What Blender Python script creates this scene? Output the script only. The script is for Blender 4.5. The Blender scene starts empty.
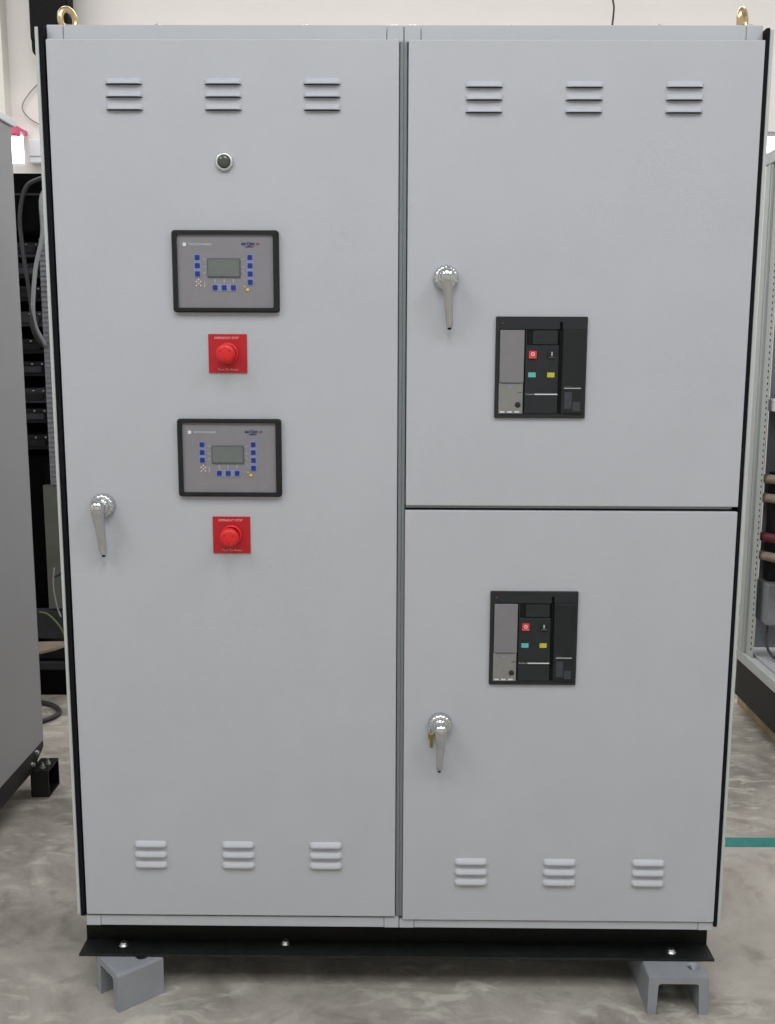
import bpy, bmesh, math, random
from math import sin, cos, pi, radians
from mathutils import Vector, Matrix
random.seed(7)
sc = bpy.context.scene
COL = sc.collection

# ------------------------------------------------------------------ materials
def srgb(r, g, b):
    f = lambda c: (c/255/12.92 if c/255 <= .04045 else ((c/255+.055)/1.055)**2.4)
    return (f(r), f(g), f(b), 1)

def mat(name, col, rough=.5, metal=0., var=0., vscale=8., bump=0., bscale=300., coat=0., spec=.5):
    m = bpy.data.materials.new(name); m.use_nodes = True
    nt = m.node_tree; b = nt.nodes['Principled BSDF']
    b.inputs['Base Color'].default_value = col
    b.inputs['Roughness'].default_value = rough
    b.inputs['Metallic'].default_value = metal
    b.inputs['Specular IOR Level'].default_value = spec
    b.inputs['Coat Weight'].default_value = coat
    if var or bump:
        tc = nt.nodes.new('ShaderNodeTexCoord')
    if var:
        n = nt.nodes.new('ShaderNodeTexNoise'); n.inputs['Scale'].default_value = vscale
        n.inputs['Detail'].default_value = 6
        nt.links.new(tc.outputs['Object'], n.inputs['Vector'])
        r = nt.nodes.new('ShaderNodeValToRGB')
        r.color_ramp.elements[0].position = .3; r.color_ramp.elements[1].position = .7
        r.color_ramp.elements[0].color = tuple(c*(1-var) for c in col[:3])+(1,)
        r.color_ramp.elements[1].color = tuple(min(1, c*(1+var)) for c in col[:3])+(1,)
        nt.links.new(n.outputs['Fac'], r.inputs['Fac'])
        nt.links.new(r.outputs['Color'], b.inputs['Base Color'])
    if bump:
        n2 = nt.nodes.new('ShaderNodeTexNoise'); n2.inputs['Scale'].default_value = bscale
        n2.inputs['Detail'].default_value = 3
        nt.links.new(tc.outputs['Object'], n2.inputs['Vector'])
        bp = nt.nodes.new('ShaderNodeBump'); bp.inputs['Strength'].default_value = bump
        bp.inputs['Distance'].default_value = .002
        nt.links.new(n2.outputs['Fac'], bp.inputs['Height'])
        nt.links.new(bp.outputs['Normal'], b.inputs['Normal'])
    return m

M = {}
M['paint'] = mat('light_grey_textured_paint', srgb(179,181,188), .5, var=.02, vscale=5, bump=.25, bscale=420)
M['panel'] = mat('light_grey_side_panel_paint', srgb(182,187,186), .5, var=.02, vscale=5, bump=.2, bscale=420)
M['nbp'] = mat('shade_darkened_cabinet_grey', srgb(144,146,151), .38, var=.02, vscale=5, bump=.15, bscale=420)  # cabinet grey darkened in colour for the weaker light on this side
M['rail'] = mat('grey_frame_paint', srgb(179,182,188), .45, var=.02, vscale=6)
M['post'] = mat('recess_shaded_grey', srgb(128,134,137), .45, var=.03, vscale=6)  # frame grey with the recess shade put into the colour
M['rubber'] = mat('black_rubber', srgb(12,11,19), .8, var=.2, vscale=20, spec=.2)
M['dark'] = mat('black_inside', srgb(7,7,9), .9, var=.2, vscale=5, spec=.1)
M['slot'] = mat('slot_shade_paint', srgb(58,60,72), .9, var=.1, vscale=30)  # dark sheet standing in for the shaded opening under each louvre hood
M['plinth'] = mat('black_painted_steel', srgb(12,12,14), .5, var=.2, vscale=14, bump=.2, bscale=120, spec=.3)
M['plinth2'] = mat('lighter_black_steel', srgb(27,29,29), .5, var=.3, vscale=25, spec=.35)  # lighter, mottled black for the flange and block front
M['chrome'] = mat('chrome', srgb(205,207,210), .16, 1., var=.05, vscale=40)
M['satin'] = mat('satin_metal', srgb(215,216,220), .42, 1., var=.06, vscale=60)
M['zinc'] = mat('zinc_bolt', srgb(190,195,195), .35, 1., var=.1, vscale=90)
M['gold'] = mat('yellow_zinc_plating', srgb(218,196,158), .3, 1., var=.2, vscale=70)
M['bezel'] = mat('black_plastic_bezel', srgb(26,28,29), .5, var=.08, vscale=30, spec=.3)
M['face'] = mat('controller_face_grey', srgb(128,126,131), .5, var=.03, vscale=40)
M['lcd'] = mat('lcd_grey_green', srgb(104,110,109), .3, var=.04, vscale=50)
M['lcdframe'] = mat('lcd_frame', srgb(84,88,92), .4, var=.04, vscale=50)
M['blue'] = mat('blue_key', srgb(32,42,128), .4, var=.1, vscale=80)
M['paleblue'] = mat('pale_blue_surround', srgb(128,136,166), .5, var=.03, vscale=80)
M['white'] = mat('white_print', srgb(215,215,220), .6, var=.03, vscale=80)
M['offwhite'] = mat('light_grey_print', srgb(176,176,182), .6, var=.03, vscale=80)
M['redprint'] = mat('red_print', srgb(178,110,116), .6, var=.03, vscale=80)
M['navy'] = mat('navy_print', srgb(52,50,104), .6, var=.03, vscale=80)
M['plum'] = mat('plum_print', srgb(110,60,90), .6, var=.03, vscale=80)
M['yellow'] = mat('yellow_plastic', srgb(206,178,70), .4, var=.05, vscale=80)
M['olive'] = mat('yellow_indicator', srgb(186,184,60), .45, var=.08, vscale=200)
M['teal'] = mat('teal_indicator', srgb(92,180,172), .45, var=.08, vscale=200)
M['redplate'] = mat('red_legend_plate', srgb(178,16,30), .5, var=.04, vscale=60)
M['redknob'] = mat('red_plastic_button', srgb(214,28,32), .38, var=.04, vscale=60, coat=.15)
M['pink'] = mat('pink_print', srgb(236,150,150), .6, var=.03, vscale=80)
M['redbtn'] = mat('red_push_button', srgb(214,52,58), .45, var=.05, vscale=100)
M['blackbtn'] = mat('black_push_button', srgb(22,23,30), .45, var=.05, vscale=100)
M['brk'] = mat('breaker_charcoal', srgb(38,40,43), .55, var=.06, vscale=30, spec=.3)
M['brkd'] = mat('breaker_dark_recess', srgb(20,21,24), .6, var=.06, vscale=30, spec=.2)
M['brkr'] = mat('breaker_dark_cover', srgb(31,34,36), .5, var=.08, vscale=30, spec=.3)
M['trip'] = mat('trip_unit_grey', srgb(122,120,124), .5, var=.03, vscale=40)
M['trip2'] = mat('trip_unit_beige_grey', srgb(128,127,124), .5, var=.05, vscale=60)
M['smoke'] = mat('faint_print', srgb(52,56,64), .6, var=.2, vscale=120)
M['glass'] = mat('dark_lens', srgb(70,76,72), .2, var=.1, vscale=200)
M['galv'] = mat('grey_painted_channel', srgb(140,143,150), .5, var=.07, vscale=18, bump=.25, bscale=90)
M['brass'] = mat('tarnished_brass_key', srgb(150,138,84), .4, 1., var=.25, vscale=150)
M['cable_grey'] = mat('grey_cable', srgb(150,152,156), .5, var=.1, vscale=30)
M['cable_dark'] = mat('dark_cable', srgb(54,54,58), .5, var=.1, vscale=30)
M['cable_red'] = mat('dark_red_cable', srgb(98,26,38), .5, var=.1, vscale=30)
M['cable_green'] = mat('yellow_green_cable', srgb(96,116,60), .5, var=.1, vscale=30)
M['duct'] = mat('grey_slotted_duct', srgb(146,146,156), .6, var=.05, vscale=20)
M['module'] = mat('dark_module', srgb(34,34,38), .6, var=.2, vscale=15, spec=.2)
M['module2'] = mat('grey_module', srgb(62,62,68), .6, var=.2, vscale=15, spec=.2)
M['oliveplate'] = mat('olive_grey_plate', srgb(108,111,102), .6, var=.15, vscale=6)
M['wood'] = mat('weathered_timber', srgb(160,142,112), .8, var=.2, vscale=20)
M['tan'] = mat('tan_plastic_sleeve', srgb(150,136,120), .6, var=.15, vscale=20)
M['plate'] = mat('grey_mounting_plate', srgb(128,132,136), .5, var=.08, vscale=8)
M['tealtape'] = mat('teal_floor_tape', srgb(42,122,116), .6, var=.12, vscale=30)
M['lampred'] = mat('red_plastic', srgb(220,90,130), .5, var=.1, vscale=30)
M['blackcase'] = mat('black_casing', srgb(9,8,10), .7, var=.15, vscale=10, bump=.2, bscale=60, spec=.2)
M['wall'] = mat('cream_wall_plaster', srgb(229,225,223), .85, var=.02, vscale=1.5, bump=.3, bscale=25)
M['wall2'] = mat('pale_wall_plaster', srgb(226,224,216), .85, var=.02, vscale=1.5, bump=.3, bscale=25)
M['ceil'] = mat('white_ceiling', srgb(215,215,215), .9, var=.03, vscale=2)
M['winframe'] = mat('white_window_frame', srgb(225,228,235), .5, var=.02, vscale=5)

def glass_mat():
    m = bpy.data.materials.new('window_glass'); m.use_nodes = True
    nt = m.node_tree; b = nt.nodes['Principled BSDF']
    b.inputs['Transmission Weight'].default_value = 1; b.inputs['Roughness'].default_value = .02
    b.inputs['IOR'].default_value = 1.05
    b.inputs['Base Color'].default_value = (.97, .98, 1, 1)
    return m
M['pane'] = glass_mat()

def floor_mat():
    m = bpy.data.materials.new('worn_concrete_floor'); m.use_nodes = True
    nt = m.node_tree; N = nt.nodes; L = nt.links; b = N['Principled BSDF']
    tc = N.new('ShaderNodeTexCoord')
    def noise(s, d, dist, stretch=(1, 1, 1), rot=0):
        mp = N.new('ShaderNodeMapping'); mp.inputs['Scale'].default_value = stretch
        mp.inputs['Rotation'].default_value = (0, 0, rot)
        L.new(tc.outputs['Object'], mp.inputs['Vector'])
        n = N.new('ShaderNodeTexNoise'); n.inputs['Scale'].default_value = s
        n.inputs['Detail'].default_value = d; n.inputs['Distortion'].default_value = dist
        n.inputs['Roughness'].default_value = .62
        L.new(mp.outputs['Vector'], n.inputs['Vector']); return n
    def ramp(n, stops):
        r = N.new('ShaderNodeValToRGB'); e = r.color_ramp.elements
        while len(e) < len(stops): e.new(.5)
        for q, (p, c) in enumerate(stops): e[q].position = p; e[q].color = c
        L.new(n.outputs['Fac'], r.inputs['Fac']); return r
    base = ramp(noise(3.2, 9, .8, rot=.5), [(.30, srgb(122,116,110)), (.5, srgb(158,152,145)), (.70, srgb(178,172,165))])
    chalk = ramp(noise(9, 12, .9, (1, 2.0, 1), .6), [(.50, (0, 0, 0, 1)), (.64, (.8, .8, .8, 1))])
    mask = ramp(noise(1.1, 4, .3), [(.42, (0, 0, 0, 1)), (.62, (1, 1, 1, 1))])
    dark = ramp(noise(2.3, 8, 2.2, (1, 1, 1), 1.), [(.56, (0, 0, 0, 1)), (.72, (.62, .62, .62, 1))])
    speck = ramp(noise(70, 4, .2), [(.66, (0, 0, 0, 1)), (.74, (.6, .6, .6, 1))])
    def mix(a, c, fac):
        x = N.new('ShaderNodeMix'); x.data_type = 'RGBA'
        L.new(a, x.inputs[6]); x.inputs[7].default_value = c; L.new(fac, x.inputs[0]); return x.outputs[2]
    mm = N.new('ShaderNodeMath'); mm.operation = 'MULTIPLY'
    L.new(chalk.outputs['Color'], mm.inputs[0]); L.new(mask.outputs['Color'], mm.inputs[1])
    c = mix(base.outputs['Color'], srgb(208,204,194), mm.outputs[0])
    c = mix(c, srgb(92,86,76), dark.outputs['Color'])
    c = mix(c, srgb(104,98,90), speck.outputs['Color'])
    L.new(c, b.inputs['Base Color'])
    b.inputs['Roughness'].default_value = .55
    bp = N.new('ShaderNodeBump'); bp.inputs['Strength'].default_value = .35; bp.inputs['Distance'].default_value = .004
    L.new(noise(40, 6, .4).outputs['Fac'], bp.inputs['Height']); L.new(bp.outputs['Normal'], b.inputs['Normal'])
    return m
M['floor'] = floor_mat()

# ------------------------------------------------------------------ geometry helpers
class G:
    """collects shapes in world coordinates; build() links them as ONE mesh object"""
    def __init__(s): s.bm = bmesh.new(); s.mats = []
    def mi(s, m):
        if m not in s.mats: s.mats.append(m)
        return s.mats.index(m)
    def _merge(s, t, m, smooth=False, mtx=None):
        i = s.mi(m)
        for f in t.faces: f.material_index = i; f.smooth = smooth
        if mtx: bmesh.ops.transform(t, matrix=mtx, verts=t.verts)
        me = bpy.data.meshes.new('t'); t.to_mesh(me); t.free(); s.bm.from_mesh(me); bpy.data.meshes.remove(me)
        return s
    def box(s, x0, x1, y0, y1, z0, z1, m='paint', bev=0., seg=2, mtx=None):
        t = bmesh.new(); bmesh.ops.create_cube(t, size=1)
        for v in t.verts:
            v.co = Vector((x0+(x1-x0)*(v.co.x+.5), y0+(y1-y0)*(v.co.y+.5), z0+(z1-z0)*(v.co.z+.5)))
        if bev: bmesh.ops.bevel(t, geom=list(t.edges), offset=bev, segments=seg, profile=.5, affect='EDGES')
        return s._merge(t, m, False, mtx)
    def lathe(s, c, axis, prof, m, seg=32, lobes=0, lobe=0., smooth=True, mtx=None, rng=None):
        """prof: (radius, height along axis). axis in 'x','y','-y','z'"""
        t = bmesh.new(); rings = []
        for k, (r, h) in enumerate(prof):
            ring = []
            for j in range(seg):
                a = 2*pi*j/seg
                rr = r
                if lobes and (rng is None or rng[0] <= k <= rng[1]): rr = r*(1+lobe*cos(lobes*a))
                ring.append(t.verts.new((rr*cos(a), rr*sin(a), h)))
            rings.append(ring)
        for a, b in zip(rings, rings[1:]):
            for j in range(seg): t.faces.new((a[j], a[(j+1) % seg], b[(j+1) % seg], b[j]))
        t.faces.new(list(reversed(rings[0]))); t.faces.new(rings[-1])
        R = {'z': Matrix.Identity(4), '-y': Matrix.Rotation(pi/2, 4, 'X'), 'y': Matrix.Rotation(-pi/2, 4, 'X'),
             'x': Matrix.Rotation(pi/2, 4, 'Y'), '-x': Matrix.Rotation(-pi/2, 4, 'Y')}[axis]
        bmesh.ops.transform(t, matrix=Matrix.Translation(c) @ R, verts=t.verts)
        s._merge(t, m, smooth, mtx)
        return s
    def tube(s, pts, r, m, seg=10, closed=False, sub=6):
        P = [Vector(p) for p in pts]
        if len(P) > 2 and sub > 1:
            Q = []; n = len(P)
            for i in range(n if closed else n-1):
                p0 = P[(i-1) % n] if (closed or i) else P[0]; p1 = P[i]; p2 = P[(i+1) % n]
                p3 = P[(i+2) % n] if (closed or i+2 < n) else P[-1]
                for k in range(sub):
                    u = k/sub
                    Q.append(.5*((2*p1)+(p2-p0)*u+(2*p0-5*p1+4*p2-p3)*u*u+(3*p1-p0-3*p2+p3)*u**3))
            if not closed: Q.append(P[-1])
            P = Q
        t = bmesh.new(); rings = []; n = len(P); up = None
        for i, p in enumerate(P):
            a = P[(i-1) % n] if (closed or i) else P[0]; b = P[(i+1) % n] if (closed or i < n-1) else P[-1]
            d = (b-a).normalized()
            if up is None: up = d.orthogonal().normalized()
            up = (up - d*up.dot(d)).normalized(); w = d.cross(up)
            rings.append([t.verts.new(p+r*(cos(2*pi*j/seg)*up+sin(2*pi*j/seg)*w)) for j in range(seg)])
        for i in range(n if closed else n-1):
            a = rings[i]; b = rings[(i+1) % n]
            for j in range(seg): t.faces.new((a[j], a[(j+1) % seg], b[(j+1) % seg], b[j]))
        if not closed: t.faces.new(list(reversed(rings[0]))); t.faces.new(rings[-1])
        return s._merge(t, m, True)
    def rrect(s, x0, x1, z0, z1, yf, yb, r, m, hole=None, bev=0.):
        """rounded plate in the XZ plane, front at yf (towards the camera), back at yb; hole=(x0,x1,z0,z1,r)"""
        def loop(a, b, c, d, r, n=6):
            L = []
            for cx, cz, a0 in ((b-r, d-r, 0), (a+r, d-r, pi/2), (a+r, c+r, pi), (b-r, c+r, 3*pi/2)):
                for k in range(n+1):
                    q = a0+pi/2*k/n; L.append((cx+r*cos(q), cz+r*sin(q)))
            return L
        t = bmesh.new()
        mk = lambda L, y: [t.verts.new((x, y, z)) for x, z in L]
        outer = loop(x0, x1, z0, z1, r)
        oi = loop(x0+bev, x1-bev, z0+bev, z1-bev, max(r-bev, .0004)) if bev else outer
        fb = mk(oi, yf); fo = mk(outer, yf+bev) if bev else fb; bk = mk(outer, yb)
        n = len(outer)
        br = lambda A, B: [t.faces.new((A[i], A[(i+1) % n], B[(i+1) % n], B[i])) for i in range(n)]
        if bev: br(fb, fo)
        br(fo, bk)
        if hole:
            hl = loop(*hole); hf = mk(hl, yf); hb = mk(hl, yb)
            br(hf, fb); br(hb, hf); br(bk, hb)
        else:
            t.faces.new(fb); t.faces.new(list(reversed(bk)))
        bmesh.ops.recalc_face_normals(t, faces=t.faces)
        return s._merge(t, m)
    def prism(s, pts, vec, m, mtx=None):
        t = bmesh.new(); v = Vector(vec)
        A = [t.verts.new(p) for p in pts]; B = [t.verts.new(Vector(p)+v) for p in pts]
        t.faces.new(A); t.faces.new(list(reversed(B)))
        for i in range(len(A)): t.faces.new((A[i], B[i], B[(i+1) % len(A)], A[(i+1) % len(A)]))
        bmesh.ops.recalc_face_normals(t, faces=t.faces)
        return s._merge(t, m, False, mtx)
    def text(s, body, cx, cz, y, h, w, m, shear=0., depth=.0006, bold=0.):
        """real raised lettering facing -y, fitted to width w and cap height h"""
        cu = bpy.data.curves.new('t', 'FONT'); cu.body = body; cu.extrude = .02; cu.shear = shear
        cu.offset = bold; cu.resolution_u = 3
        ob = bpy.data.objects.new('t', cu); COL.objects.link(ob)
        bpy.context.view_layer.update()
        me = bpy.data.meshes.new_from_object(ob.evaluated_get(bpy.context.evaluated_depsgraph_get()))
        bpy.data.objects.remove(ob); bpy.data.curves.remove(cu)
        xs = [v.co.x for v in me.vertices]; ys = [v.co.y for v in me.vertices]
        sx = w/(max(xs)-min(xs)); sy = h/(max(ys)-min(ys)); mx = (max(xs)+min(xs))/2; my = (max(ys)+min(ys))/2
        for v in me.vertices:
            x, yy, z = v.co
            v.co = Vector((cx+(x-mx)*sx, y-(z+.02)/.04*depth, cz+(yy-my)*sy))
        t = bmesh.new(); t.from_mesh(me); bpy.data.meshes.remove(me)
        return s._merge(t, m)
    def build(s, name, parent=None):
        me = bpy.data.meshes.new(name); s.bm.normal_update()
        lo = Vector([min(v.co[i] for v in s.bm.verts) for i in range(3)])
        hi = Vector([max(v.co[i] for v in s.bm.verts) for i in range(3)])
        org = Vector(((lo.x+hi.x)/2, (lo.y+hi.y)/2, lo.z))
        for v in s.bm.verts: v.co -= org
        s.bm.to_mesh(me); s.bm.free()
        for m in s.mats: me.materials.append(M[m])
        o = bpy.data.objects.new(name, me); COL.objects.link(o)
        WORG[o.name] = org
        if parent: o.parent = parent; o.location = org-WORG[parent.name]
        else: o.location = org
        return o
WORG = {}
def thing(name, label, cat, loc, group=None):
    o = bpy.data.objects.new(name, None); COL.objects.link(o); o.location = loc; o.empty_display_size = .1
    WORG[o.name] = Vector(loc); return tag(o, label, cat, group)
def tag(o, label, cat, group=None):
    o['label'] = label; o['category'] = cat
    if group: o['group'] = group
    return o
def struct(o): o['kind'] = 'structure'; return o

# ------------------------------------------------------------------ room
WY = 4.0       # back wall
struct(G().box(-4.5, 4.8, -6, WY, -.1, 0, 'floor').build('floor'))
g = G()
wz0, wz1 = 2.655, 2.86
w1 = (-3.4, -2.205); w2 = (2.10, 3.6)
g.box(-4.6, 4.9, WY, WY+.2, 0, wz0, 'wall').box(-4.6, 4.9, WY, WY+.2, wz1, 4.6, 'wall')
g.box(-4.6, w1[0], WY, WY+.2, wz0, wz1, 'wall').box(w1[1], w2[0], WY, WY+.2, wz0, wz1, 'wall').box(w2[1], 4.9, WY, WY+.2, wz0, wz1, 'wall')
struct(g.build('wall_back'))
struct(G().box(-4.6, -4.5, -6, WY, 0, 4.6, 'wall2').build('wall_left'))
struct(G().box(4.8, 4.9, -6, WY, 0, 4.6, 'wall2').build('wall_right'))
struct(G().box(-4.6, 4.9, -6.1, WY+.2, 4.5, 4.6, 'ceil').build('ceiling'))
struct(G().box(-4.6, 4.9, -6.1, -6, 0, 4.499, 'wall2').build('wall_front_added'))  # unseen wall, added to shut the sky light out behind the camera
struct(G().box(-3.3, -2.285, WY-.10, WY-.0005, wz1+.02, 4.499, 'wall2').build('trim_1'))
for k, (a, b) in enumerate((w1, w2)):
    f = G()
    f.box(a, b, WY+.03, WY+.09, wz0, wz0+.022, 'winframe', .003).box(a, b, WY+.03, WY+.09, wz1-.022, wz1, 'winframe', .003)
    f.box(a, a+.03, WY+.03, WY+.09, wz0+.022, wz1-.022, 'winframe', .003).box(b-.03, b, WY+.03, WY+.09, wz0+.022, wz1-.022, 'winframe', .003)
    w = struct(f.build('window_%d' % (k+1)))
    G().box(a+.031, b-.031, WY+.055, WY+.06, wz0+.023, wz1-.023, 'pane').build('window_pane', w)

# ------------------------------------------------------------------ the switchboard
cab = thing('electrical_cabinet', 'large light grey two-bay electrical cabinet with three doors and red stop buttons, centre', 'electrical cabinet', (.0115, .30, .099))
XL, XC, XR = -.757, .0115, .779
ZT = 2.281
ZB = .1935
YF = .02; YBK = .62
for a, b in ((XL, XC-.0008), (XC+.0008, XR)):
    g = G()                                  # four posts with corner castings, plus the closed body behind
    g.box(a+.004, b-.004, .05, YBK, ZB+.002, ZT-.004, 'rail', .003)
    fr = g.build('enclosure_body', cab)
    for x0, x1 in ((a, a+.0355), (b-.0355, b)):
        inner = (x1 if x0 == a else x0)
        g = G(); g.box(x0, x1, YF, .0495, ZT-.036, ZT, 'rail', .0025); g.build('corner_piece', cab)
        g = G(); g.box(x0, x1, .0055, .0495, ZB, ZB+(.0265 if a < 0 else .0205), 'rail', .001); g.build('corner_piece', cab)
    G().box(a+.0366, b-.0366, YF+.0004, .0495, ZT-.036, ZT-.0003, 'rail', .001).build('top_rail', cab)
    G().box(a+.0365, b-.0365, .0062, .0495, ZB+.0006, ZB+(.0260 if a < 0 else .0200), 'rail', .001).build('bottom_rail', cab)
    g = G(); g.box(a+.001, b-.001, .052, YBK, ZT-.0038, ZT+.002, 'rail', .001); rf = g.build('roof_panel', cab)
G().box(XC-.0007, XC+.0007, YF+.006, YBK, ZB+.01, ZT-.002, 'post').build('bay_seal', cab)
# centre posts seen in the gap between the doors
g = G(); g.box(.0034, .0110, .011, .0495, ZB+.0270, ZT-.037, 'post', .001).box(.0118, .0190, .0115, .0495, ZB+.0270, ZT-.037, 'post', .001)
g.box(.0106, .0122, .0135, .03, ZB+.0270, ZT-.037, 'post')
g.build('centre_post', cab)
# black seals and side panels
for s, x0, x1, p0, p1, z0, z1 in ((-1, -.7685, -.7575, -.7775, -.769, .2205, 2.274), (1, .7795, .7875, .788, .7965, .2045, 2.270)):
    G().box(x0, x1, .001, YBK, z0, z1, 'rubber', .001).build('side_seal', cab)
    sp = G().box(p0, p1, .003, YBK+.01, z0+.002, z1-.002, 'panel', .002).build('side_panel', cab)
    xo = p0 if s < 0 else p1
    for z in ((2.19, 1.58, .94, .30) if s < 0 else (2.185, 1.57, .93, .285)):
        G().lathe((xo, .03, z), '-x' if s < 0 else 'x', [(.007, -.001), (.007, .002), (.004, .005)], 'zinc', 12).build('screw', sp)

def louvre(g, xc, z0, w=.080, h=.0135, d=.0092):
    t = bmesh.new(); nu, nv = 28, 7
    grid = []
    for v in range(nv+1):
        row = []; q = v/nv
        for u in range(nu+1):
            x = (u/nu-.5)*w; e = 1.
            ed = w/2-abs(x)
            if ed < .013: e = math.sqrt(max(0, 1-((.013-ed)/.013)**2))
            prof = sin(q*pi/2)**.9
            y = -.0002-d*e*prof*(1 if q < 1 else .93)
            row.append(t.verts.new((xc+x, y, z0+h*(1-q)*(.55+.45*e))))
        grid.append(row)
    for v in range(nv):
        for u in range(nu):
            t.faces.new((grid[v][u], grid[v][u+1], grid[v+1][u+1], grid[v+1][u]))
    bmesh.ops.recalc_face_normals(t, faces=t.faces)
    g._merge(t, 'paint', True)
    t = bmesh.new(); lip = []; bk = []
    for u in range(nu+1):
        x = (u/nu-.5)*w; ed = w/2-abs(x); e = 1.
        if ed < .013: e = math.sqrt(max(0, 1-((.013-ed)/.013)**2))
        lip.append(t.verts.new((xc+x, -.0002-d*e*.93, z0+.0004))); bk.append(t.verts.new((xc+x, -.0003, z0-.0016*e)))
    for u in range(nu): t.faces.new((lip[u], lip[u+1], bk[u+1], bk[u]))
    g._merge(t, 'slot')

def door(x0, x1, z0, z1, top=(), bot=()):
    g = G().box(x0, x1, 0, .0165, z0, z1, 'paint', .0022, 3)
    g.box(x0+.0015, x1-.0015, .0165, .0195, z0+.0015, z1-.0015, 'rubber')
    d = g.build('door', cab)
    for xs, zs in (top, bot):
        for xc in xs:
            g = G()
            for z in zs: louvre(g, xc, z)
            g.build('vent_louvre', d)
    return d
LT = (2.1545, 2.1283, 2.1020)
door(-.7535, .0015, .2255, 2.2465, ((-.589, -.376, -.1635), LT), ((-.590, -.378, -.1665), (.4065, .3803, .3540)))
door(.0215, .7785, 1.2425, 2.2455, ((.1840, .398, .6120), (2.1490, 2.1233, 2.0976)), ((), ()))
door(.0200, .7785, .2175, 1.2315, ((), ()), ((.1850, .399, .6130), (.3675, .3413, .3150)))
# dark cross strip seen in the slit between the right-hand doors
G().box(.0225, .766, .006, .0495, 1.2370, 1.2422, 'post').box(.0225, .762, .012, .0495, 1.2318, 1.2370, 'rubber').build('cross_strip', cab)

# ---- generator controllers
def controller(dz):
    g = G(); g.rrect(-.4945, -.2600, 1.6740+dz, 1.8505+dz, -.013, .0, .007, 'bezel', (-.4832, -.2725, 1.6840+dz, 1.8415+dz, .003), .003)
    b = g.build('generator_controller', cab); b['label'] = 'generator controller with a black bezel, grey face and blue keys'
    G().box(-.4838, -.2719, -.008, -.0003, 1.6834+dz, 1.8421+dz, 'face').build('face_plate', b)
    Y = -.0081
    g = G().rrect(-.4175, -.3450, 1.7500+dz, 1.7905+dz, Y-.0022, Y, .002, 'lcdframe')
    g.build('screen', b)
    G().rrect(-.4152, -.3473, 1.7523+dz, 1.7882+dz, Y-.0030, Y-.0022, .001, 'lcd').build('display', b)
    g = G()
    g.rrect(-.4475, -.4311, 1.7495+dz, 1.8005+dz, Y-.0008, Y, .004, 'paleblue')
    g.rrect(-.3318, -.3154, 1.7318+dz, 1.8008+dz, Y-.0008, Y, .004, 'paleblue')
    g.rrect(-.4097, -.3529, 1.7197+dz, 1.7357+dz, Y-.0008, Y, .003, 'paleblue')
    g.build('key_surround', b)
    ks = [(-.4393, z) for z in (1.7925, 1.775, 1.7575)]+[(-.3236, z) for z in (1.7928, 1.7751, 1.7574, 1.7398)]+[(x, 1.7277) for x in (-.4015, -.3813, -.3611)]
    for x, z in ks:
        G().rrect(x-.0052, x+.0052, z-.0052+dz, z+.0052+dz, Y-.0024, Y-.0008, .001, 'blue', bev=.0004).build('key', b)
    for z, q in ((1.789, .002), (1.773, 0), (1.760, -.002)): G().prism([(-.4285, Y, z+dz+q), (-.4205, Y, z+dz-q), (-.4205, Y, z+dz-q-.0012), (-.4285, Y, z+dz+q-.0012)], (0, -.0005, 0), 'offwhite').build('guide_line', b)
    for z, q in ((1.789, -.002), (1.773, 0), (1.762, .003), (1.748, .006)): G().prism([(-.3425, Y, z+dz+q), (-.3345, Y, z+dz-q), (-.3345, Y, z+dz-q-.0012), (-.3425, Y, z+dz+q-.0012)], (0, -.0005, 0), 'offwhite').build('guide_line', b)
    for x in (-.4015, -.3813, -.3611): G().box(x-.0007, x+.0007, Y-.0005, Y, 1.738+dz, 1.747+dz, 'offwhite').build('guide_line', b)
    G().box(-.4252, -.4236, Y-.0005, Y, 1.729+dz, 1.741+dz, 'offwhite').build('guide_line', b)
    g = G()
    for i in range(3):
        for j in range(4):
            g.box(-.4436+i*.0046, -.4408+i*.0046, Y-.0005, Y, 1.7312+j*.0042+dz, 1.7338+j*.0042+dz, 'redprint' if (i+j) % 2 else 'white')
    g.build('printed_symbol', b)
    G().lathe((-.3300, Y, 1.7222+dz), '-y', [(.0040, 0), (.0040, .0006)], 'yellow', 20).lathe((-.3365, Y, 1.7292+dz), '-y', [(.0022, 0), (.0022, .0006)], 'yellow', 14).build('status_lamp', b)
    g = G().rrect(-.4705, -.4632, 1.8166+dz, 1.8240+dz, Y-.0006, Y, .0015, 'white')
    g.text('WOODWARD', -.4325, 1.8203+dz, Y, .0056, .0510, 'offwhite', bold=.035)
    g.build('logo', b)
    g = G().text('easYgen', -.3275, 1.8215+dz, Y, .0098, .0300, 'navy', .35, bold=.03)
    g.prism([(-.3335, Y, 1.8142+dz), (-.3165, Y, 1.8142+dz), (-.3145, Y, 1.8168+dz), (-.3315, Y, 1.8168+dz)], (0, -.0006, 0), 'navy')
    g.prism([(-.3105, Y, 1.8198+dz), (-.3035, Y, 1.8198+dz), (-.3018, Y, 1.8232+dz), (-.3088, Y, 1.8232+dz)], (0, -.0006, 0), 'plum')
    g.build('product_mark', b)
controller(0); controller(-.4115)

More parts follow.
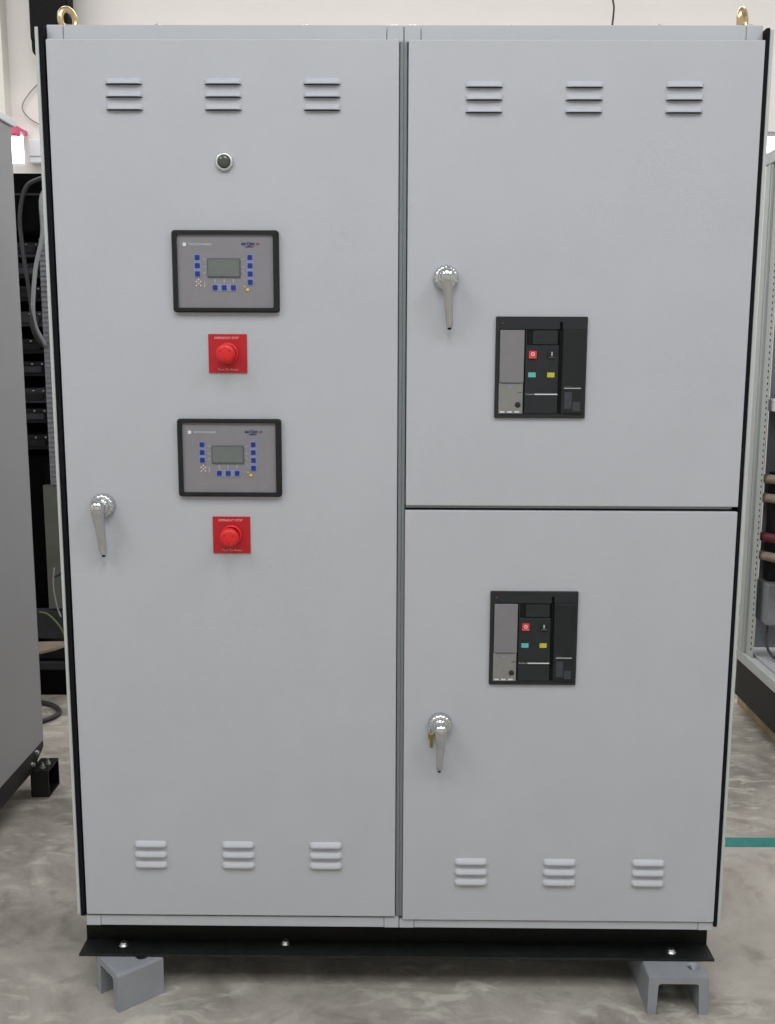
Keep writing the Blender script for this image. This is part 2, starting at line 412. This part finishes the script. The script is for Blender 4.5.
# ---- emergency stops
def estop(zc):
    x = -.3777
    g = G().rrect(x-.0430, x+.0430, zc-.0428, zc+.0428, -.0025, 0, .0012, 'redplate')
    p = g.build('emergency_stop', cab); p['label'] = 'red square legend plate carrying a red mushroom emergency stop button'
    G().text('EMERGENCY STOP', x-.002, zc+.0345, -.0025, .0052, .054, 'pink', bold=.02).build('legend_text', p)
    G().text('Turn To Reset', x, zc-.0352, -.0025, .0050, .046, 'pink').build('legend_text', p)
    G().lathe((x, -.0025, zc), '-y', [(.0240, 0), (.0240, .004), (.0225, .0065), (.0195, .0070), (.0190, .004)], 'redknob', 40).build('collar', p)
    g = G().lathe((x, -.004, zc), '-y', [(.0120, 0), (.0120, .020), (.0195, .021), (.0212, .025), (.0212, .031), (.0195, .0365), (.0150, .0385), (.004, .0392)], 'redknob', 40)
    g.build('mushroom_button', p)
    g = G()
    for k in range(3):
        a = 2*pi*k/3+.5
        g.prism([(x+.013*cos(a+q)*rr, -.0434, zc+.013*sin(a+q)*rr) for q, rr in ((-.16, 1), (0, 1.18), (.16, 1), (.1, .7), (-.1, .7))], (0, .0016, 0), 'redplate')
    g.build('turn_arrows', p)
estop(1.5842); estop(1.1725)

# ---- moulded circuit breakers showing through the right-hand doors
def breaker(dz):
    Z = lambda z: z+dz
    b = G().rrect(.2188, .4215, Z(1.4435), Z(1.6675), -.0065, 0, .002, 'brk', (.2275, .4150, Z(1.4535), Z(1.6400), .0015), .001).build('circuit_breaker', cab)
    b['label'] = 'black framed circuit breaker front with a grey trip unit and red, teal and yellow marks'
    G().box(.2270, .4155, -.0030, -.0003, Z(1.4530), Z(1.6405), 'brkd').build('front_plate', b)
    G().rrect(.2283, .2820, Z(1.5222), Z(1.6380), -.0100, -.0031, .001, 'trip', bev=.0006).build('trip_unit_cover', b)
    p = G().rrect(.2275, .2812, Z(1.4535), Z(1.5212), -.0090, -.0031, .001, 'trip2', bev=.0006).build('trip_unit', b)
    G().lathe((.2703, -.0090, Z(1.4735)), '-y', [(.0062, 0), (.0062, .0012), (.0045, .002)], 'brk', 20).build('dial', p)
    g = G().box(.2360, .2440, -.0094, -.0090, Z(1.5105), Z(1.5150), 'face').box(.2480, .2560, -.0094, -.0090, Z(1.5105), Z(1.5150), 'paleblue').box(.2360, .2400, -.0094, -.0090, Z(1.4930), Z(1.4965), 'paleblue')
    g.box(.2330, .2780, -.0094, -.0090, Z(1.5195), Z(1.5205), 'smoke').box(.2700, .2800, -.0094, -.0090, Z(1.4995), Z(1.5010), 'smoke')
    g.build('trip_unit_print', p)
    for q in range(3): G().box(.2305+q*.0165, .2410+q*.0165, -.0094, -.0090, Z(1.4558), Z(1.4590), 'white').build('terminal_mark', p)
    c = G().rrect(.2850, .3588, Z(1.4540), Z(1.6050), -.0085, -.0031, .001, 'brk', bev=.0006).box(.3010, .3560, -.0060, -.0031, Z(1.6065), Z(1.6370), 'brk', .001).box(.2850, .2872, -.0085, -.0031, Z(1.6050), Z(1.6390), 'brk').build('control_cover', b)
    k = G().rrect(.2925, .3095, Z(1.5755), Z(1.5925), -.0120, -.0085, .001, 'redbtn', bev=.0005).build('off_button', b)
    G().text('O', .3010, Z(1.5855), -.0120, .0085, .0085, 'white', bold=.03).text('push OFF', .3010, Z(1.5782), -.0120, .0032, .0150, 'pink').build('off_mark', k)
    k = G().rrect(.3355, .3505, Z(1.5755), Z(1.5925), -.0120, -.0085, .001, 'blackbtn', bev=.0005).build('on_button', b)
    G().text('I', .3432, Z(1.5860), -.0120, .0085, .0018, 'white').text('push ON', .3432, Z(1.5782), -.0120, .0030, .0130, 'face').build('on_mark', k)
    G().rrect(.2922, .3088, Z(1.5345), Z(1.5450), -.0090, -.0084, .0008, 'teal').build('teal_indicator', b)
    G().rrect(.3345, .3508, Z(1.5345), Z(1.5450), -.0090, -.0084, .0008, 'olive').build('yellow_indicator', b)
    G().text('Compact', .2965, Z(1.4968), -.0085, .0040, .0185, 'offwhite').box(.3075, .3582, -.0089, -.0084, Z(1.4956), Z(1.4981), 'white').build('brand_strip', b)
    G().rrect(.3668, .4145, Z(1.4540), Z(1.6395), -.0110, -.0031, .003, 'brkr', bev=.0015).box(.3588, .3600, -.0080, -.0031, Z(1.4545), Z(1.6385), 'dark').build('side_cover', b)
    g = G().box(.3725, .4100, -.0116, -.0109, Z(1.5095), Z(1.5116), 'offwhite').box(.3728, .3880, -.0116, -.0109, Z(1.5142), Z(1.5158), 'smoke')
    g.box(.3740, .3900, -.0113, -.0109, Z(1.4650), Z(1.5020), 'smoke').box(.3930, .4090, -.0113, -.0109, Z(1.4600), Z(1.4800), 'smoke')
    g.build('rating_print', b)
    G().box(.3600, .3665, -.0068, -.0030, Z(1.6400), Z(1.6560), 'dark').build('notch', b)
    G().lathe((.2330, -.0065, Z(1.6530)), '-y', [(.0022, 0), (.0022, .0005)], 'plum', 10).build('indicator_dot', b)
breaker(0); breaker(-.6235)

# ---- round indicator above the controllers
p = G().lathe((-.3765, 0, 1.9945), '-y', [(.0195, 0), (.0195, .004), (.0185, .0065), (.0165, .0078), (.0140, .0080), (.0135, .006)], 'satin', 40).build('pilot_lamp', cab)
G().lathe((-.3765, 0, 1.9945), '-y', [(.0128, .005), (.0128, .0105), (.0105, .0122), (.0035, .0128)], 'glass', 32).build('lens', p)

# ---- swing handles
def handle(x, z, tipx, ln=.112, boss_r=.0145, keys=False):
    p = G().lathe((x, 0, z), '-y', [(.0275, 0), (.0278, .005), (.0268, .012), (.0240, .0165), (.0205, .018)], 'chrome', 96, 16, .035, rng=(0, 3)).build('door_handle', cab)
    G().lathe((x, 0, z), '-y', [(.0185, .016), (.0185, .024), (.0165, .027), (.0140, .028)], 'chrome', 36).build('hub', p)
    # lever: forged hook that leaves the hub and slopes back down to the door
    path = [(x, -.040, z+.0125), (x, -.0465, z+.004), (x+(tipx-x)*.08, -.047, z-.012), (x+(tipx-x)*.35, -.041, z-.035), (x+(tipx-x)*.7, -.030, z-.075), (tipx, -.021, z-ln+.004), (tipx, -.0205, z-ln)]
    hw = [.0095, .0145, .0125, .0110, .0088, .0072, .0058]; ht = [.012, .018, .015, .0105, .0085, .0075, .0055]
    t = bmesh.new(); rings = []
    for i, c in enumerate(path):
        c = Vector(c); a = Vector(path[max(0, i-1)]); b = Vector(path[min(len(path)-1, i+1)])
        d = (b-a).normalized(); sx = Vector((1, 0, 0)); n = d.cross(sx).normalized()
        ring = []
        for j in range(16):
            an = 2*pi*j/16; cu, su = cos(an), sin(an)
            e = .55
            ring.append(t.verts.new(c+sx*hw[i]*math.copysign(abs(cu)**e, cu)+n*ht[i]*math.copysign(abs(su)**e, su)))
        rings.append(ring)
    for a, b in zip(rings, rings[1:]):
        for j in range(16): t.faces.new((a[j], a[(j+1) % 16], b[(j+1) % 16], b[j]))
    t.faces.new(rings[0]); t.faces.new(rings[-1]); bmesh.ops.recalc_face_normals(t, faces=t.faces)
    bmesh.ops.subdivide_edges(t, edges=[e for e in t.edges if abs(e.verts[0].co.z-e.verts[1].co.z) > .008], cuts=1, smooth=.4)
    g = G(); g._merge(t, 'chrome', True)
    g.build('lever', p)
    G().lathe((tipx, -.0205, z-ln), 'z', [(.0042, -.0045), (.0042, .001)], 'rubber', 14).build('tip_plug', p)
handle(-.6705, 1.2405, -.6690)
handle(.1070, 1.7505, .1150, .108)
handle(.1060, .7215, .1045, .108)

# lifting eyes and roof screws
for x, rot in ((-.7295, 52), (.7535, 54)):
    c = Vector((x, .085, 2.3095)); R = Matrix.Rotation(radians(rot), 3, 'Z')
    g = G().tube([c+R @ Vector((.0195*cos(a), 0, .0215*sin(a))) for a in [2*pi*k/20 for k in range(20)]], .0068, 'gold', 12, True, 2)
    g.lathe((x, .085, 2.283), 'z', [(.018, 0), (.018, .006), (.010, .010), (.007, .016)], 'gold', 24)
    g.build('lifting_eye', cab)
for x in (-.528, -.205, -.010, .030, .245, .567, .778-.012):
    G().lathe((x, .07, 2.283), 'z', [(.009, 0), (.009, .0085), (.007, .0125)], 'zinc', 6, smooth=False).build('roof_screw', cab)

# plinth: black angle frame
PL0, PL1 = -.785, .794
g = G().box(PL0, PL1, .0215, .0855, .0990, .1055, 'plinth2', .001)
g.box(PL0+.001, PL1-.001, .0855, .0925, .0990, ZB-.0005, 'plinth', .001)
g.box(PL0+.001, PL0+.008, .0925, .60, .099, ZB-.0005, 'plinth').box(PL1-.008, PL1-.001, .0925, .60, .099, ZB-.0005, 'plinth')
g.box(PL0+.001, PL1-.001, .593, .60, .099, ZB-.0005, 'plinth').box(PL0+.001, PL1-.001, .30, .37, .15, ZB-.0005, 'plinth')
g.box(PL0+.008, PL1-.008, .0925, .593, .186, ZB-.0005, 'dark')
pl = g.build('plinth', cab); pl['label'] = 'black angle-iron plinth'
for x, y in ((-.683, .062), (-.276, .075), (.694, .052)):
    G().lathe((x, y, .1056), 'z', [(.0125, 0), (.0125, .0015), (.0085, .002), (.0085, .0075), (.0065, .009)], 'zinc', 20).build('bolt', pl)

# ------------------------------------------------------------------ channel blocks under the plinth
def channel(name, ax, ay, rot, w, ln, label, hole=None, mname='galv'):
    """inverted U channel; its open end faces local -y, near-left corner of the web at local origin"""
    T = Matrix.Translation((ax, ay, 0)) @ Matrix.Rotation(rot, 4, 'Z')
    h = .0985; tw = .017; tf = .024; r = .006
    prof = [(0, 0), (0, h-r), (.0018, h-.0018), (r, h), (w-r, h), (w-.0018, h-.0018), (w, h-r), (w, 0), (w-tf*.85, 0), (w-tf, h-tw-r), (w-tf-.002, h-tw-.0018), (w-tf-r, h-tw),
            (tf+r, h-tw), (tf+.002, h-tw-.0018), (tf, h-tw-r), (tf*.85, 0)]
    g = G().prism([(x, 0, z) for x, z in prof], (0, ln, 0), mname, T)
    if hole:
        pass
    o = g.build(name); tag(o, label, 'steel channel')
    if hole:
        bc = G().lathe((hole[0], hole[1], 0), 'z', [(.016, h-.03), (.016, h+.01)], 'dark', 28, mtx=T).build('cutter')
        md = o.modifiers.new('hole', 'BOOLEAN'); md.object = bc; md.solver = 'EXACT'; md.operation = 'DIFFERENCE'
        bpy.context.view_layer.update()
        me = bpy.data.meshes.new_from_object(o.evaluated_get(bpy.context.evaluated_depsgraph_get()))
        o.modifiers.clear(); o.data = me; bpy.data.objects.remove(bc)
    return o
channel('steel_channel_block', .6160, -.0440, radians(0), .146, .46, 'pale grey steel channel block set square under the right end of the black plinth', (.120, .046))
ang = math.atan2(.087, -.079)      # left block is turned
# near corner at (-.668,-.056); open end runs towards (-.745,.033), solid flank towards (-.581,.040)
rl = math.atan2(-.056-.033, -.668+.745)
T0 = (-.7455, .0320)
channel('steel_channel_block', T0[0], T0[1], rl, .118, .123, 'pale grey steel channel block turned askew under the left end of the black plinth', (.080, .085))

# key in the lower right handle
kx, kz = .0850, .7010
k = thing('key', 'small tarnished brass-coloured key hanging beside the lower right door handle', 'key', (kx, -.012, kz-.030))
G().tube([(kx+.010*cos(a)*.5, -.014+.004*sin(a), kz+.010+.010*sin(a)) for a in [2*pi*j/12 for j in range(12)]], .0009, 'satin', 6, True, 2).build('key_ring', k)
G().rrect(kx-.0072, kx+.0072, kz-.013, kz+.005, -.0165, -.0135, .005, 'brass', bev=.0008).build('bow', k)
G().box(kx-.0032, kx+.0040, -.0160, -.0140, kz-.034, kz-.0125, 'brass', .0005).build('blade', k)

# ------------------------------------------------------------------ neighbour cabinet on the left
nb = thing('electrical_cabinet', 'grey electrical cabinet at the left edge of the photo, only its plain side panel showing', 'electrical cabinet', (-1.70, .80, .10))
NX, NY0, NY1 = -1.29, .36, 1.245
G().box(-2.10, NX-.006, NY0+.01, NY1-.006, .172, 2.322, 'rail', .003).build('enclosure_body', nb)
G().box(NX-.006, NX, NY0, NY1, .172, 2.318, 'nbp', .002).build('side_panel', nb)
G().box(-2.12, NX+.006, NY0-.02, NY1+.03, 2.3225, 2.348, 'winframe', .004).build('roof_panel', nb)  # white colour stands for window light on the roof edge
g = G().prism([(NX-.006, NY0, .102), (NX-.006, 1.125, .102), (NX-.006, 1.240, .150), (NX-.006, 1.240, .1715), (NX-.006, NY0, .1715)], (.006, 0, 0), 'plinth')
g.box(NX-.06, NX-.006, NY0, 1.20, .102, .108, 'plinth')
g.box(-2.10, -2.094, NY0, 1.20, .102, .1715, 'plinth').box(-2.094, NX-.06, NY0, NY0+.006, .102, .1715, 'plinth').box(-2.094, NX-.06, 1.194, 1.20, .102, .1715, 'plinth')
ba = g.build('base_rail', nb)
for y, z in ((1.120, .130), (1.165, .157)):
    G().lathe((NX, y, z), 'x', [(.010, 0), (.010, .0018), (.0075, .002), (.0075, .009)], 'zinc', 6, smooth=False).build('bolt', ba)
# black U block it stands on, open to the right
g = G().box(-1.3045, -1.2985, 1.135, 1.250, 0, .1015, 'plinth', .001)
g.box(-1.2985, -1.240, 1.135, 1.142, 0, .1015, 'plinth2', .001).box(-1.2985, -1.240, 1.243, 1.250, 0, .1015, 'plinth', .001)
g.box(-1.2985, -1.240, 1.142, 1.243, .0945, .1015, 'plinth', .001).box(-1.2985, -1.240, 1.142, 1.243, 0, .006, 'plinth', .001)
blk = tag(g.build('support_block'), 'black hollow steel block under the rear corner of the grey cabinet at the left edge', 'steel block')
for x, y in ((-1.268, 1.160), (-1.260, 1.195)):
    G().lathe((x, y, .1016), 'z', [(.011, 0), (.011, .002), (.008, .0025), (.008, .010), (.0045, .0105), (.0045, .020)], 'zinc', 6, smooth=False).build('bolt', blk)
# other blocks that carry it (out of view, so only the far-left ones)
for y in (.38,):
    tag(G().box(-2.09, -2.03, y, y+.115, 0, .1015, 'plinth', .002).box(-2.03, -1.97, y+.05, y+.06, 0, .1015, 'plinth').build('support_block'),
        'black steel block under the front left corner of the grey cabinet at the left edge', 'steel block')

# ------------------------------------------------------------------ open equipment rack in the gap on the left
rk = thing('equipment_rack', 'dark open rack of electrical gear behind the gap between the left cabinets', 'equipment rack', (-1.72, 2.35, 0))
RX0, RX1, RY0, RY1 = -2.15, -1.375, 2.20, 2.75
G().box(RX0, RX1, RY0+.02, RY1, .0, .118, 'dark', .003).build('plinth', rk)
G().box(RX0, RX1, RY0+.28, RY0+.30, .16, 2.30, 'dark').build('mounting_plate', rk)
g = G()
for x in (RX0, RX1-.03):
    g.box(x, x+.03, RY0+.03, RY0+.06, .118, 2.325, 'module', .002).box(x, x+.03, RY1-.03, RY1, .118, 2.325, 'module', .002)
g.box(RX0, RX1, RY0+.03, RY0+.06, 2.29, 2.325, 'module').box(RX0, RX1, RY1-.03, RY1, 2.29, 2.325, 'module')
g.box(RX0, RX1, RY0+.03, RY0+.06, .118, .150, 'module2')
g.build('frame', rk)
G().box(RX0+.03, -1.520, RY0, RY0+.25, 2.085, 2.325, 'dark', .004).box(RX0+.03, -1.525, RY0-.003, RY0+.0, 2.235, 2.242, 'module2').build('blanking_cover', rk)
G().box(RX0+.02, RX1-.031, RY0+.065, RY0+.27, .16, .215, 'module', .003).build('shelf', rk)
# slotted trunking
g = G().box(-1.562, -1.485, RY0+.05, RY0+.10, .98, 2.06, 'duct', .002)
z = 1.0
while z < 2.04:
    g.box(-1.559, -1.488, RY0+.042, RY0+.0505, z, z+.011, 'duct'); z += .022
g.build('slotted_trunking', rk)
G().box(-1.480, -1.41, RY0+.07, RY0+.10, .33, 2.06, 'duct', .002).build('side_strip', rk)
G().box(-1.605, -1.483, RY0+.07, RY0+.10, .40, .975, 'oliveplate', .002).build('cable_plate', rk)
G().box(-1.90, -1.483, RY0+.07, RY0+.12, .255, .39, 'module2', .004).build('terminal_box', rk)
# gear modules down the left of the trunking
zs = [2.02, 1.93, 1.83, 1.72, 1.60, 1.50, 1.38, 1.29, 1.17]
random.seed(3)
for i, z in enumerate(zs):
    g = G().box(-1.86, -1.572, RY0+.10, RY0+.278, z-.035, z+.030, 'module' if i % 3 else 'module2', .004)
    g.box(-1.84, -1.590, RY0+.085, RY0+.10, z-.018, z+.008, 'module2' if i % 2 else 'module', .002)
    for q in range(6): g.lathe((-1.590-.045*q, RY0+.099, z+.019), '-y', [(.005, 0), (.005, .003)], 'zinc', 8)
    g.build('gear_module', rk)
G().box(-1.86, -1.610, RY0+.12, RY0+.278, .28, 1.10, 'dark', .004).build('lower_cover', rk)
# wires hanging inside
for pts, m, r in (([(-1.46, 2.185, .95), (-1.47, 2.18, .72), (-1.50, 2.17, .60), (-1.545, 2.17, .57)], 'cable_dark', .005),
                  ([(-1.49, 2.19, 1.10), (-1.485, 2.19, .90), (-1.480, 2.19, .75), (-1.475, 2.19, .50)], 'cable_green', .006),
                  ([(-1.53, 2.15, .62), (-1.535, 2.14, .54), (-1.52, 2.13, .45), (-1.500, 2.12, .40)], 'cable_grey', .0035),
                  ([(-1.60, 2.13, .42), (-1.555, 2.12, .41), (-1.50, 2.10, .36), (-1.475, 2.10, .30)], 'cable_green', .004)):
    G().tube(pts, r, m, 8).build('wire', rk)
# pale board pushed in low down
tag(G().prism([(-1.66, 2.03, .232), (-1.53, 2.10, .250), (-1.47, 2.19, .256), (-1.70, 2.21, .245)], (0, 0, .012), 'tan').build('board'),
    'pale flat board lying low in the dark rack behind the left cabinets', 'board')
# a bundle of flexible cables passing over the rack
for name_, pts, m in (('supply_cable', [(-1.39, 2.235, 2.3), (-1.425, 2.17, 2.322), (-1.5142, 2.17, 2.2984), (-1.5779, 2.17, 2.2593), (-1.6092, 2.17, 2.1364), (-1.6003, 2.17, 1.9688), (-1.5813, 2.17, 1.8012), (-1.5757, 2.17, 1.667), (-1.56, 2.24, 1.6)], 'cable_dark'),
                      ('supply_cable', [(-1.46, 2.235, 2.3), (-1.5106, 2.17, 2.2289), (-1.5162, 2.17, 2.0717), (-1.5555, 2.17, 1.9145), (-1.5724, 2.17, 1.7123), (-1.545, 2.23, 1.60)], 'cable_grey')):
    G().tube(pts, .0095, m, 10).build(name_, rk)
tag(G().tube([(-1.62, 2.10, .012), (-1.535, 2.055, .011), (-1.480, 1.98, .011), (-1.478, 1.92, .011), (-1.52, 1.85, .011), (-1.60, 1.80, .011)], .010, 'cable_dark', 10).build('cable'),
    'black cable curling on the concrete floor at the foot of the rack on the left', 'cable')

# things on the back wall
g = G().rrect(-2.079, -1.862, 3.29, 3.85, 3.78, 3.90, .03, 'blackcase', bev=.012)
wf = g.build('wall_casing'); tag(wf, 'black casing mounted high on the cream wall behind the left lifting eye', 'wall fixture')
G().rrect(-2.077, -1.96, 3.215, 3.36, 3.79, 3.89, .045, 'blackcase', bev=.01).build('lower_pod', wf)
G().box(-1.99, -1.93, 3.90, WY, 3.40, 3.60, 'blackcase', .004).build('bracket', wf)
tag(G().tube([(-2.03, WY-.02, 3.17), (-2.13, WY-.02, 3.10), (-2.20, WY-.02, 3.02), (-2.21, WY-.02, 2.97), (-2.17, WY-.02, 2.92), (-2.10, WY-.02, 2.88), (-2.04, WY-.02, 2.84)], .0035, 'tan', 8).build('wire'),
    'thin wire looping on the cream wall just left of the big cabinet', 'wire')
tag(G().tube([(1.165, 3.7, 4.499), (1.17, 3.7, 4.1), (1.168, 3.7, 3.7), (1.174, 3.7, 3.52), (1.186, 3.7, 3.45), (1.180, 3.7, 3.355)], .0055, 'cable_dark', 8).build('wire'),
    'thin dark wire hanging down against the wall above the right-hand bay', 'wire')
lm = G().rrect(-2.262, -2.190, 2.795, 2.850, 3.80, 3.86, .012, 'lampred', bev=.006).box(-2.226, -2.196, 3.85, WY+.002, 2.83, 2.85, 'lampred').build('red_tag')
tag(lm, 'small red and pink object against the bright window at far left', 'wall fixture')
tag(G().box(-2.175, -2.03, WY-.055, WY+.002, 2.665, 2.80, 'winframe', .006).box(-2.17, -2.035, WY-.058, WY-.054, 2.70, 2.704, 'duct').build('junction_box'),
    'small white box on the wall beside the bright window at left', 'junction box')

# ------------------------------------------------------------------ open enclosure frame on the right
of = thing('open_enclosure', 'open grey enclosure frame without side panel, at the right edge of the photo', 'enclosure frame', (1.90, 1.50, .085))
OX, OY0, OY1, OZ0, OZ1 = 1.505, 1.02, 2.05, .252, 2.385
OX1 = 2.30
g = G().box(OX, OX+.80, OY0, OY1, .088, .250, 'plinth', .003); g.build('plinth', of)
for nm, z0, z1 in (('base_frame', OZ0, OZ0+.045), ('top_frame', OZ1-.05, OZ1)):
    g = G()
    for x0, x1 in ((OX-.004, OX+.05), (OX1-.05, OX1)): g.box(x0, x1, OY0-.01, OY1+.02, z0, z1, 'panel', .003)
    for y0, y1 in ((OY0-.01, OY0+.04), (OY1-.03, OY1+.02)): g.box(OX+.04, OX1-.04, y0, y1, z0+.0005, z1-.0005, 'panel', .003)
    g.build(nm, of)
def post(x, y0, y1):
    g = G().box(x, x+.03, y0, y1, OZ0+.046, OZ1-.051, 'panel', .003)
    g.box(x-.004, x, y0+.012, y0+.030, OZ0+.046, OZ1-.051, 'panel', .001)
    return g.build('corner_post', of)
for x in (OX, OX1-.03):
    for y0, y1 in ((OY0, OY0+.075), (OY1-.075, OY1)):
        p_ = post(x, y0, y1)
# perforated inner rails
for y in (1.935,):
    g = G().box(OX+.012, OX+.016, y-.035, y+.037, OZ0+.046, OZ1-.051, 'panel', .0005)
    z = OZ0+.08
    while z < OZ1-.08:
        g.lathe((OX+.0125, y-.020, z), '-x', [(.0055, 0), (.0055, .0012)], 'dark', 10, smooth=False); z += .025
    g.build('perforated_rail', of)
g = G().box(OX+.05, OX1-.05, 1.98, 1.985, .32, 2.25, 'plate', .001); g.build('back_plate', of)
G().box(OX+.03, OX+.55, 1.30, 1.97, 1.345, 1.395, 'white', .004).build('busbar_support', of)
G().box(OX+.05, OX+.60, 1.75, 1.86, 1.10, 1.34, 'module', .004).build('breaker_module', of)
G().box(OX+.05, OX+.60, 1.70, 1.82, 1.42, 1.52, 'dark', .004).build('breaker_module', of)
for z, c in ((1.045, 'tan'), (.965, 'tan'), (.80, 'cable_red'), (.72, 'tan')):
    G().tube([(OX+.03, 1.93, z+.02), (OX+.10, 1.80, z+.02), (OX+.25, 1.68, z-.01), (OX+.5, 1.62, z-.05)], .019, c, 10).build('power_cable', of)
for q, c in enumerate(('cable_red', 'cable_red', 'cable_green', 'cable_dark')):
    G().tube([(OX+.09+.03*q, 1.70-.02*q, 1.05), (OX+.075+.03*q, 1.73-.02*q, .90), (OX+.06+.03*q, 1.76-.02*q, .78), (OX+.06+.03*q, 1.78-.02*q, .62)], .011, c, 10).build('power_cable', of)
G().box(OX+.04, OX+.6, 1.83, 1.97, .46, .63, 'plate', .003).build('mounting_plate', of)
G().box(OX+.06, OX+.6, 1.90, 1.965, .635, 1.09, 'module', .003).build('inner_panel', of)
G().box(OX+.03, OX+.65, OY0+.04, OY1-.04, .30, .306, 'rail').build('floor_plate', of)
G().tube([(OX+.07, 1.90, .45), (OX+.06, 1.87, .37), (OX+.075, 1.82, .325), (OX+.13, 1.74, .318), (OX+.22, 1.70, .316)], .006, 'cable_dark', 8).build('wire', of)
G().tube([(OX+.14, 1.66, .315), (OX+.3, 1.60, .315)], .009, 'cable_red', 8).build('wire', of)
# timbers below it
tag(G().box(OX+.055, OX+.17, OY0-.05, OY1+.12, 0, .0875, 'wood', .004).build('timber'), 'pale timber bearer under the open frame at the right edge, its long side showing', 'timber')
tag(G().box(OX+.62, OX+.74, OY0-.05, OY1+.12, 0, .0875, 'wood', .004).build('timber'), 'pale timber bearer under the far right side of the open frame', 'timber')
# floor tape
tag(G().box(.86, 2.6, .805, .868, .0002, .0012, 'tealtape').build('floor_tape'), 'teal tape line stuck on the concrete floor at right', 'tape')

# ------------------------------------------------------------------ camera
f, pi_, ro, ya = 1019., radians(9.2), radians(.2), radians(-.5)
fw = Vector((sin(ya)*cos(pi_), cos(ya)*cos(pi_), -sin(pi_))); rt = Vector((cos(ya), -sin(ya), 0)); up = rt.cross(fw)
rt2 = rt*cos(ro)+up*sin(ro); up2 = -rt*sin(ro)+up*cos(ro)
cd = bpy.data.cameras.new('camera'); cam = bpy.data.objects.new('camera', cd); COL.objects.link(cam)
cd.sensor_fit = 'VERTICAL'; cd.sensor_height = 24; cd.lens = 24*f/1024
mw = Matrix.Identity(4)
for i in range(3): mw[i][0] = rt2[i]; mw[i][1] = up2[i]; mw[i][2] = -fw[i]
mw.translation = Vector((0, -2.3, 1.6)); cam.matrix_world = mw; sc.camera = cam

# ------------------------------------------------------------------ light
def area(loc, sx, sy, e, col=(1, 1, 1), rot=(0, 0, 0)):
    l = bpy.data.lights.new('ceiling_lamp', 'AREA'); l.shape = 'RECTANGLE'; l.size = sx; l.size_y = sy; l.energy = e; l.color = col
    o = bpy.data.objects.new('ceiling_lamp', l); COL.objects.link(o); o.location = loc; o.rotation_euler = rot
for x in (-2.6, 0, 2.6):
    area((x, -2.6, 4.4), 1.4, 2.4, 76, (.955, .985, 1))
    area((x, 2.2, 4.4), 2.5, .8, 44, (1, .99, .98))
w = bpy.data.worlds.new('world'); sc.world = w; w.use_nodes = True
w.node_tree.nodes['Background'].inputs['Color'].default_value = (.93, .96, 1, 1)
w.node_tree.nodes['Background'].inputs['Strength'].default_value = 6

vs = sc.view_settings; vs.view_transform = 'Standard'; vs.look = 'None'; vs.gamma = 1; vs.use_curve_mapping = False; vs.exposure = .05
